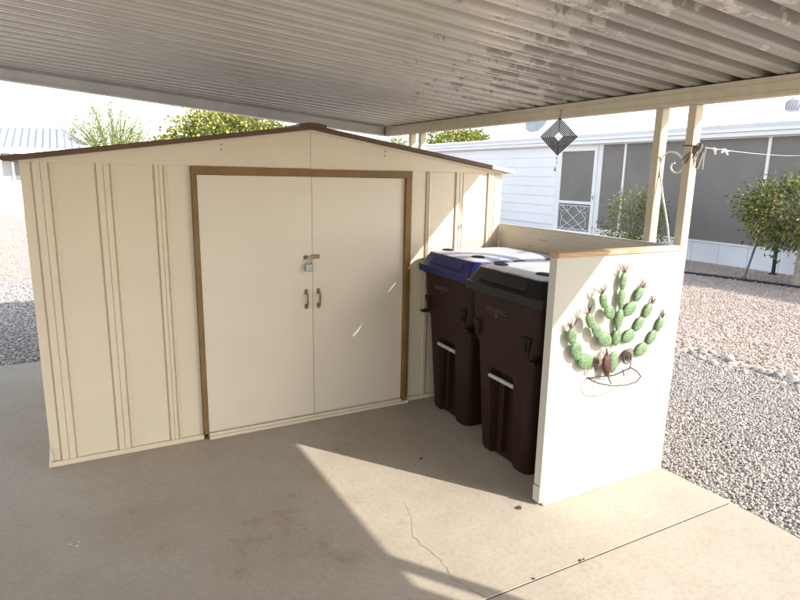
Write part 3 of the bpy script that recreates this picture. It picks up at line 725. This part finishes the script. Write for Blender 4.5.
m_.build('bead_string', M['steel'], sp, smooth=True)
MB().lathe([(.019,-.022),(.016,-.014),(.010,-.002),(.004,.006),(.001,.008)], SPM @ Vector((.0,0,-.195)), 14).build('bell', M['grey_metal'], sp, smooth=True)

# ------------------------------------------------------------------ clothes line and pegs
LA = Vector((3.075,-1.518,1.776)); LB = Vector((8.0,.613,1.935))
def line_at(t):
    p = LA.lerp(LB, t); p.z -= .03*4*t*(1-t)*.5; return p
cl = empty('clothes_line', LA, 'thin clothes line tied to the carport post above the yard', 'clothes line')
MB().tube([line_at(i/24) for i in range(25)], .0016, 5).build('cord', M['line'], cl)
MB().tube([(3.026,-1.452,1.782),(3.026,-1.504,1.781),(3.092,-1.504,1.778),(3.092,-1.452,1.780),(3.026,-1.452,1.782)], .003, 5).build('loop', M['rust'], cl)
def peg(t, tilt, mat, label, ln=.075, yaw=.6, grp=None):
    p = line_at(t) if not isinstance(t, tuple) else Vector(t); o = empty('clothes_peg', p, label, 'clothes peg', grp)
    Mx = Matrix.Translation(p) @ Matrix.Rotation(yaw, 4, 'Z') @ Matrix.Rotation(tilt, 4, 'Y')
    for s in (-1, 1):
        b = MB(); q = .010
        pts = [(s*.0022,.0,.014),(s*.006,0,-.012),(s*.0035,0,-.03),(s*.011,0,-ln+.012)]
        vs = []
        for (x_, y_, z_) in pts:
            for dx, dy in ((-.0028,-.005),(.0028,-.005),(.0028,.005),(-.0028,.005)): vs.append(Mx @ Vector((x_+dx, y_+dy, z_)))
        fs = []
        for i in range(3):
            for k in range(4):
                fs.append((i*4+k, i*4+(k+1) % 4, i*4+4+(k+1) % 4, i*4+4+k))
        fs += [(3,2,1,0),(12,13,14,15)]
        b.add(vs, fs).build('prong', mat, o)
    b = MB(); b.tube([Mx @ Vector((.006*math.cos(a*.8), .004+.0006*a, -.024+.006*math.sin(a*.8))) for a in range(12)], .0011, 5)
    b.build('spring', M['steel'], o)
for k, (t, ti, mt_, col) in enumerate(((.004,.62,'peg_grey','weathered'),(.007,.50,'peg_grey','weathered'),(.010,.38,'peg_white','white'),(.0125,.55,'peg_grey','weathered'),(.0155,.34,'peg_grey','weathered'),(.019,.1,'peg_white','white'))):
    peg((3.050 + .011*k, -1.516 - .003*(k % 3), 1.782 - .003*k), ti, M[mt_], ('dark weathered' if col == 'weathered' else 'white') + ' clothes peg bunched against the carport post', .115, -.96, 'pegs bunched at the post')
peg(.062, 1.35, M['peg_white'], 'white clothes peg lying alone on the line, just past the bunch', .085, 3.6)
peg(.112, 1.45, M['peg_white'], 'white clothes peg of the far pair on the line, leaning outward', .085, .5)
peg(.120, -1.35, M['peg_white'], 'white clothes peg of the far pair on the line, leaning back', .08, .3)

# ------------------------------------------------------------------ white house on the right
HX = 11.6
hs = empty('mobile_home', (13.6, 6, 0), 'white mobile home with grey screened porch and lap siding across the gravel yard', 'house')
HY0, HY1 = -7.0, 15.6
b = MB()                                        # lap siding north of the door
z = .40; k = 0
while z < 2.41:
    zt = min(z+.252, 2.42)
    b.hexa([(HX-.026,8.62,z),(HX-.006,8.62,zt),(HX+.02,8.62,zt),(HX+.02,8.62,z),(HX-.026,HY1,z),(HX-.006,HY1,zt),(HX+.02,HY1,zt),(HX+.02,HY1,z)])
    z += .252
b.build('siding', M['siding'], hs)
MB().box(HX+.021, HX+4.4, HY0, HY1-.01, -.03, 2.60).build('wall', M['siding'], hs)
b = MB()
yy = HY0
while yy < HY1:
    y2 = min(yy+.6, HY1)
    b.box(HX-.012, HX+.02, yy+.004, y2-.004, -.03, .375); yy += .6
b.build('skirting', M['skirt'], hs)
b = MB(); b.box(HX-.03, HX+.02, HY0, 7.10, .378, .418); b.build('sill', M['white_trim'], hs, bevel=.004)
MB().box(HX-.035, HX+.02, HY0, HY1, 2.432, 2.50).box(HX-.16, HX-.04, HY0, HY1+.1, 2.478, 2.502).build('soffit', M['white_trim'], hs)
MB().box(HX-.20, HX-.165, HY0, HY1+.12, 2.455, 2.535).build('fascia', M['white_trim'], hs, bevel=.004)
MB().prism([(HX-.235,2.54),(HX-.20,2.54),(HX-.20,2.548),(HX-.228,2.548),(HX-.228,2.60),(HX-.235,2.60)], 1, HY0, HY1+.12).build('gutter', M['white_trim'], hs)
MB().hexa([(HX-.21,HY0,2.60),(HX+4.6,HY0,2.93),(HX+4.6,HY1+.12,2.93),(HX-.21,HY1+.12,2.60),(HX-.21,HY0,2.68),(HX+4.6,HY0,3.01),(HX+4.6,HY1+.12,3.01),(HX-.21,HY1+.12,2.68)]).build('roof', M['houseroof'], hs)
b = MB(); yy = HY0+.2
while yy < HY1:
    b.hexa([(HX-.205,yy,2.681),(HX+4.6,yy,3.011),(HX+4.6,yy+.04,3.011),(HX-.205,yy+.04,2.681),(HX-.205,yy+.01,2.71),(HX+4.6,yy+.01,3.04),(HX+4.6,yy+.03,3.04),(HX-.205,yy+.03,2.71)]); yy += .4
b.build('roof_ribs', M['houseroof'], hs)
# screened porch: mullions and screens
mull = [7.06, 6.362, 3.07, -.25, -3.5, -6.9]
for i in range(len(mull)-1):
    y1, y0 = mull[i], mull[i+1]
    n = 16; b = MB(); vs = []; fs = []
    for j in range(n+1):
        for l in range(13):
            y_ = y0 + (y1-y0)*j/n; z_ = .418 + 2.014*l/12
            e = math.sin(PI*j/n)*math.sin(PI*l/12)
            vs.append((HX-.004 + .012*e*math.sin(y_*4+z_*2.2), y_, z_))
    for j in range(n):
        for l in range(12):
            a = j*13+l; fs.append((a, a+13, a+14, a+1))
    b.add(vs, fs); b.build('screen', M['screen'], hs, smooth=True)
for y_ in mull:
    MB().box(HX-.03, HX+.02, y_-.028, y_+.028, .419, 2.4315).build('mullion', M['white_trim'], hs, bevel=.003)
# screen door with scroll grille
dr = MB().box(HX-.055, HX-.012, 7.17, 7.27, .20, 2.40).box(HX-.055, HX-.012, 8.38, 8.50, .20, 2.40).box(HX-.055, HX-.012, 7.27, 8.38, 2.30, 2.40).box(HX-.055, HX-.012, 7.27, 8.38, .20, .30).box(HX-.055, HX-.012, 7.27, 8.38, .985, 1.055).build('screen_door', M['white_trim'], hs, bevel=.004)
MB().box(HX-.030, HX-.020, 7.27, 8.38, .30, 2.30).build('mesh', M['screen'], dr)
MB().box(HX-.03, HX+.02, 7.091, 7.165, .20, 2.43).box(HX-.03, HX+.02, 8.505, 8.61, .20, 2.43).box(HX-.03,HX+.02,7.165,8.505,2.402,2.431).build('door_casing', M['white_trim'], hs)
MB().box(HX-.058, HX-.055, 7.19, 7.215, 1.1, 1.22).tube([(HX-.056,7.2,1.17),(HX-.10,7.2,1.17),(HX-.10,7.30,1.17)], .008, 6).build('handle', M['steel'], dr)
b = MB(); gx = HX-.045
def gp(u, v): return (gx, 7.27 + 1.11*u, .30 + .685*v)
for s in (0, 1):
    f = lambda u: 1-u if s else u
    b.tube([gp(f(.08),.0), gp(f(.92),.93)], .012, 5)
    b.tube([gp(f(.5),.93), gp(f(.30),.75), gp(f(.12),.48), gp(f(.10),.2), gp(f(.2),.05)], .011, 5)
    b.tube([gp(f(.38),.0), gp(f(.58),.18), gp(f(.84),.38), gp(f(.92),.6), gp(f(.80),.72)], .011, 5)
    for cxx in (.12, .34):
        b.tube([gp(f(cxx + .075*math.cos(a*.45)), .83 + .11*math.sin(a*.45)) for a in range(13)], .009, 5)
b.tube([gp(.02,.93), gp(.98,.93)], .012, 5); b.tube([gp(.02,.06), gp(.98,.06)], .012, 5)
b.build('grille', M['grill'], dr)
MB().box(HX-.5, HX-.03, 7.1, 8.6, -.03, .17).build('door_step', M['skirt'], hs, bevel=.01)
# roof fittings
dz = empty('satellite_dish', (13,11.0,2.75), 'pale satellite dish on the white mobile home roof behind the spinner', 'satellite dish')
Md = Matrix.Diagonal((1,1,1,1)) @ Matrix.Translation((13,11.05,3.28)) @ Matrix.Rotation(R(-62),4,'Y') @ Matrix.Rotation(R(12),4,'X')
MB().lathe([(.001,-.0),(.15,.015),(.27,.05),(.38,.10),(.39,.10),(.27,.035),(.15,.0),(.001,-.02)], (0,0,0), 28, Md).build('reflector', M['grey_metal'], dz, smooth=True)
MB().tube([(13,11.05,2.70),(13.02,11.05,3.1),(12.98,11.05,3.26)], .03, 8).build('mast', M['grey_metal'], dz)
MB().tube([Md @ Vector((.3,0,.05)), Md @ Vector((.15,0,.55))], .018, 6).box(-.05,.05,-.05,.05,.52,.62,Md @ Matrix.Translation((.15,0,0))).build('feed_arm', M['grey_metal'], dz)
vt = empty('roof_vent', (13,3.50,2.78), 'round grey roof vent on the white mobile home roof', 'roof vent')
MB().lathe([(.10,0),(.10,.30)], (13,3.5,2.70), 18).build('stack', M['white_trim'], vt, smooth=True)
MB().lathe([(.10,.0),(.155,.03),(.17,.12),(.155,.21),(.09,.26),(.02,.275)], (13,3.5,3.0), 22).build('cowl', M['grey_metal'], vt, smooth=True)
b = MB()
for k in range(16):
    a = 2*PI*k/16; b.tube([(13+.163*math.cos(a),3.5+.163*math.sin(a),3.03),(13+.176*math.cos(a+.2),3.5+.176*math.sin(a+.2),3.12),(13+.16*math.cos(a+.35),3.5+.16*math.sin(a+.35),3.21)], .008, 4)
b.build('fins', M['steel'], vt)
# a thin antenna rod
tag(MB().tube([(12.6,9.2,2.68),(12.6,9.2,3.35)], .012, 6).lathe([(.03,0),(.02,.05)], (12.6,9.2,2.66), 8).build('antenna_rod', M['grey_metal']), 'thin grey antenna rod standing on the mobile home roof', 'antenna')
tag(MB().tube([(12.6,12.9,2.68),(12.6,12.9,3.25)], .018, 6).lathe([(.05,0),(.03,.05)], (12.6,12.9,2.66), 8).build('vent_pipe', M['grey_metal']), 'thin vent pipe on the mobile home roof above the lap siding', 'vent pipe')

# ------------------------------------------------------------------ stakes, hose
tag(MB().tube([(10.2,2.39,-.06),(10.22,2.25,.72)], [.016,.020], 8).lathe([(.06,0),(.05,.03),(.02,.05)], (10.2,2.39,-.02), 10).build('plant_stake', M['stake'], smooth=True), 'grey leaning stake supporting the shrub by the house', 'stake')
tag(MB().tube([(11.3,2.52,-.03),(11.3,2.53,.62)], .032, 10).lathe([(.075,0),(.07,.02),(.035,.03)], (11.3,2.52,-.025), 12).build('upright_pipe', M['black_pipe'], smooth=True), 'black upright pipe in front of the white skirting', 'pipe')
hp = [(9.3,5.6),(9.6,4.2),(9.82,3.26),(9.95,2.8),(10.05,2.36),(10.15,1.9),(10.24,1.5),(10.35,.6),(10.5,-.8)]
tag(MB().tube([(x,y_,-.008+.004*math.sin(y_*7)) for x, y_ in hp], .024, 8).build('garden_hose', M['hose'], smooth=True), 'black hose lying across the pink gravel by the house', 'hose')

# ------------------------------------------------------------------ foliage
def leaves(P, D, L, Wd, droop=.3):
    """one rhombic leaf with a folded midrib per point"""
    n = len(P)
    D = D + rng.normal(0, .55, (n,3)); D[:,2] -= droop; D /= np.linalg.norm(D, axis=1)[:,None]
    U = np.cross(D, rng.normal(0,1,(n,3))); U /= np.linalg.norm(U, axis=1)[:,None]; Nn = np.cross(D, U)
    l = (L*rng.uniform(.6,1.3,n))[:,None]; w_ = (Wd*rng.uniform(.6,1.3,n))[:,None]
    a = P; b = P + D*l*.5 + U*w_*.5 + Nn*w_*.15; c = P + D*l; d = P + D*l*.5 - U*w_*.5 + Nn*w_*.15
    V = np.stack([a,b,c,d],1).reshape(-1,3); i = np.arange(n)*4
    return V, np.concatenate([np.stack([i,i+1,i+2],1), np.stack([i,i+2,i+3],1)])
def mesh_np(name, V, F, mat, parent):
    me = bpy.data.meshes.new(name); me.from_pydata(V.tolist(), [], F.tolist()); me.materials.append(mat)
    o = bpy.data.objects.new(name, me); COL.objects.link(o); o.parent = parent; o.matrix_parent_inverse = parent.matrix_basis.inverted(); return o
def crown_points(c, rad, n_cl, per, sig, lower=.0):
    cs = []
    while len(cs) < n_cl:
        d = rng.normal(0,1,3); d /= np.linalg.norm(d)
        r = rng.uniform(.45,1)**.6
        p = np.array(c) + d*r*np.array(rad)*rng.uniform(.82,1.1)
        cs.append((p, d))
    P = np.concatenate([p + rng.normal(0, sig, (per,3)) for p, d in cs]); D = np.concatenate([np.repeat(d[None], per, 0) for p, d in cs])
    return P, D, cs
def tree(name, base, c, rad, n_cl, per, sig, L, Wd, leaf, bark, label, cat, trunk_r=.09, n_limb=7, fruit=0, droop=.3, spiky=False, group=None):
    t = empty(name, base, label, cat, group)
    P, D, cs = crown_points(c, rad, n_cl, per, sig)
    b = MB(); bx, by, bz = base
    fork = Vector((bx + (c[0]-bx)*.3, by + (c[1]-by)*.3, bz + max(.25,(c[2]-rad[2]*.8-bz))))
    b.tube([(bx,by,bz-.05), Vector((bx,by,bz)).lerp(fork,.5)+Vector((.03,.02,0)), fork], [trunk_r, trunk_r*.8, trunk_r*.68], 8)
    for k in range(n_limb):
        e = Vector(cs[(k*7) % len(cs)][0]); mid = fork.lerp(e,.5) + Vector((random.uniform(-.1,.1), random.uniform(-.1,.1), .12))*rad[0]
        b.tube([fork - Vector((0,0,.03)), mid, e], [trunk_r*.55, trunk_r*.3, trunk_r*.08], 6)
        for q in range(3):
            e2 = Vector(cs[(k*7+q*3+1) % len(cs)][0])
            if (e2-mid).length < rad[0]*1.2: b.tube([mid, mid.lerp(e2,.5)+Vector((0,0,.03)), e2], [trunk_r*.25, trunk_r*.14, trunk_r*.04], 5)
    b.build('trunk', bark, t, smooth=True)
    if spiky:                                    # fine upright sprays
        tw = MB(); PP = []; DD = []
        for p, d in cs:
            o_ = Vector(fork).lerp(Vector(p), .45); tw.tube([o_, Vector(p), Vector(p)+Vector(d)*rad[0]*.22], [.012,.007,.003], 4)
            for q in range(per):
                u = rng.uniform(.25,1.25); pp = np.array(o_.lerp(Vector(p), 1)*1.0)*1.0 if False else np.array(o_)*(1-u) + np.array(p)*u
                PP.append(pp + rng.normal(0, sig, 3)); DD.append(d)
        tw.build('twigs', bark, t); P = np.array(PP); D = np.array(DD)
    V, F = leaves(P, D, L, Wd, droop); mesh_np('crown', V, F, leaf, t)
    if fruit:
        fm = MB().lathe([(.004,-.045),(.026,-.032),(.038,0),(.026,.032),(.004,.045)], (0,0,0), 10); me = None
        for k in range(fruit):
            d = rng.normal(0,1,3); d /= np.linalg.norm(d)
            d[1] = -abs(d[1]); d[2] = abs(d[2])*.9 - .05; d /= np.linalg.norm(d)
            p = np.array(c) + d*np.array(rad)*rng.uniform(.92,1.06)
            if me is None:
                o = fm.build('fruit', M['fruit'], t, smooth=True); me = o.data
            else:
                o = bpy.data.objects.new('fruit', me); COL.objects.link(o); o.parent = t; o.matrix_parent_inverse = t.matrix_basis.inverted()
            o.location = p; s = rng.uniform(.5,1.05); o.scale = (s,s,s)
    return t
tree('shrub', (10.2,4.85,-.03), (10.2,4.75,.78), (.62,.62,.62), 120, 30, .08, .065, .030, M['grey_leaf'], M['bark'], 'loose shrub with pale leaves behind the carport posts', 'shrub', .035, 12)
tree('shrub', (10.35,1.60,-.03), (10.3,1.62,1.16), (.85,.98,.60), 190, 42, .09, .070, .034, M['shrub_leaf'], M['bark_pale'], 'bushy shrub on a bare grey trunk by the stake, right edge', 'shrub', .085, 14)
tree('citrus_tree', (4.55,14.0,-.03), (4.35,14.0,2.1), (2.0,1.6,1.27), 420, 46, .17, .12, .065, M['citrus_leaf'], M['bark'], 'citrus tree full of yellow fruit behind the shed roof', 'tree', .14, 10, fruit=100)
tree('palo_verde_tree', (2.05,24,-.03), (1.75,24,2.75), (1.75,1.5,1.75), 210, 26, .10, .17, .028, M['palo_leaf'], M['bark_green'], 'feathery pale green tree behind the neighbour house roof', 'tree', .12, 14, droop=-.25, spiky=True)
tree('citrus_tree', (19.0,24.2,-.03), (18.9,24.2,2.95), (1.9,1.9,1.15), 210, 36, .2, .2, .09, M['citrus_leaf'], M['bark'], 'dark citrus tree rising behind the mobile home roof', 'tree', .15, 8, fruit=30)
tree('shrub_tree', (15.4,24.4,-.03), (15.4,24.4,2.55), (.75,.75,.95), 90, 24, .12, .2, .05, M['palo_leaf'], M['bark_green'], 'small pale tree between the far white posts', 'tree', .1, 8, droop=-.2)
tree('shrub_tree', (-.1,26.5,-.03), (.3,26.5,2.75), (.9,.9,.95), 80, 16, .1, .13, .03, M['palo_leaf'], M['bark'], 'thin dry tree beside the feathery tree, far left', 'tree', .07, 10, droop=-.2, spiky=True)

# ------------------------------------------------------------------ neighbour house on the left
nh = empty('neighbour_house', (-3,24,0), 'white neighbour house with ribbed awning roof beyond the gravel, left edge', 'house')
MB().box(-9, 1.0, 22.6, 28, -.03, 2.5).build('wall', M['grey_wall'], nh)
b = MB()
for k in range(14):
    b.box(-9+.72*k+.01, -9+.72*(k+1)-.01, 22.52, 22.598, -.03, 1.06)
b.build('skirting', M['skirt'], nh)
MB().box(-1.52,-.2,22.56,22.599,1.2,2.1).build('window', M['screen'], nh)
MB().box(-1.60,-1.52,22.54,22.597,1.12,2.18).box(-.2,-.12,22.54,22.597,1.12,2.18).build('window_frame', M['white_trim'], nh)
# awning roof: ribbed sheets falling towards us, hip on the right
b = MB(); n = 44
for k in range(n):
    xa = -9 + 10.15*k/n; xb = xa + 10.15/n*.62; xc = xa + 10.15/n
    def yz(x, v):
        e = max(0, (x - .1)/1.05); top = 3.17 - e*.72
        return (x, 21.6 + 3.4*v, 2.28 + (top-2.28)*v)
    b.add([yz(xa,0), yz(xb,0), yz(xb,1), yz(xa,1)], [(0,1,2,3)])
    q = [Vector(yz(xb,0)), Vector(yz((xb+xc)/2,0))+Vector((0,0,.05)), Vector(yz(xc,0))]; q2 = [Vector(yz(xb,1)), Vector(yz((xb+xc)/2,1))+Vector((0,0,.05)), Vector(yz(xc,1))]
    b.add(q+q2, [(0,1,4,3),(1,2,5,4)])
o = b.build('awning_roof', M['awning'], nh); s_ = o.modifiers.new('thickness','SOLIDIFY'); s_.thickness = .02
MB().box(-9, 1.16, 21.56, 21.598, 2.10, 2.30).build('awning_fascia', M['white_trim'], nh)
for x in (-1.86, -4.2, -6.6):
    MB().box(x-.035, x+.035, 21.62, 21.69, -.03, 2.10).build('post', M['white_trim'], nh)

# ------------------------------------------------------------------ litter on the slab
def litter(x, y_, s, mat, nm, label, cat, grp=None, z=.002):
    n = 9; vs = [(x,y_,z+.006*s/.02)] + [(x + s*math.cos(2*PI*k/n)*random.uniform(.5,1.1), y_ + s*math.sin(2*PI*k/n)*random.uniform(.3,.7), z + random.uniform(0,.003)) for k in range(n)]
    tag(MB().add(vs, [(0,k+1,(k+1) % n+1) for k in range(n)]).build(nm, mat), label, cat, grp)
litter(1.863,-.834,.020, M['leaf_litter'], 'dry_leaf', 'dark dry leaf on the concrete before the bins', 'leaf')
for x, y_, s in ((.085,-.839,.007),(.112,-.866,.009),(.118,-.835,.004),(.135,-.872,.004)):
    litter(x, y_, s, M['chip'], 'paint_chip', 'tiny white paint chip on the shaded concrete near left edge', 'paint chip', 'paint chips on the slab')
litter(2.03,-1.497,.03, M['leaf_litter'], 'dry_leaf', 'dark crumpled leaves against the foot of the screen panel', 'leaf')
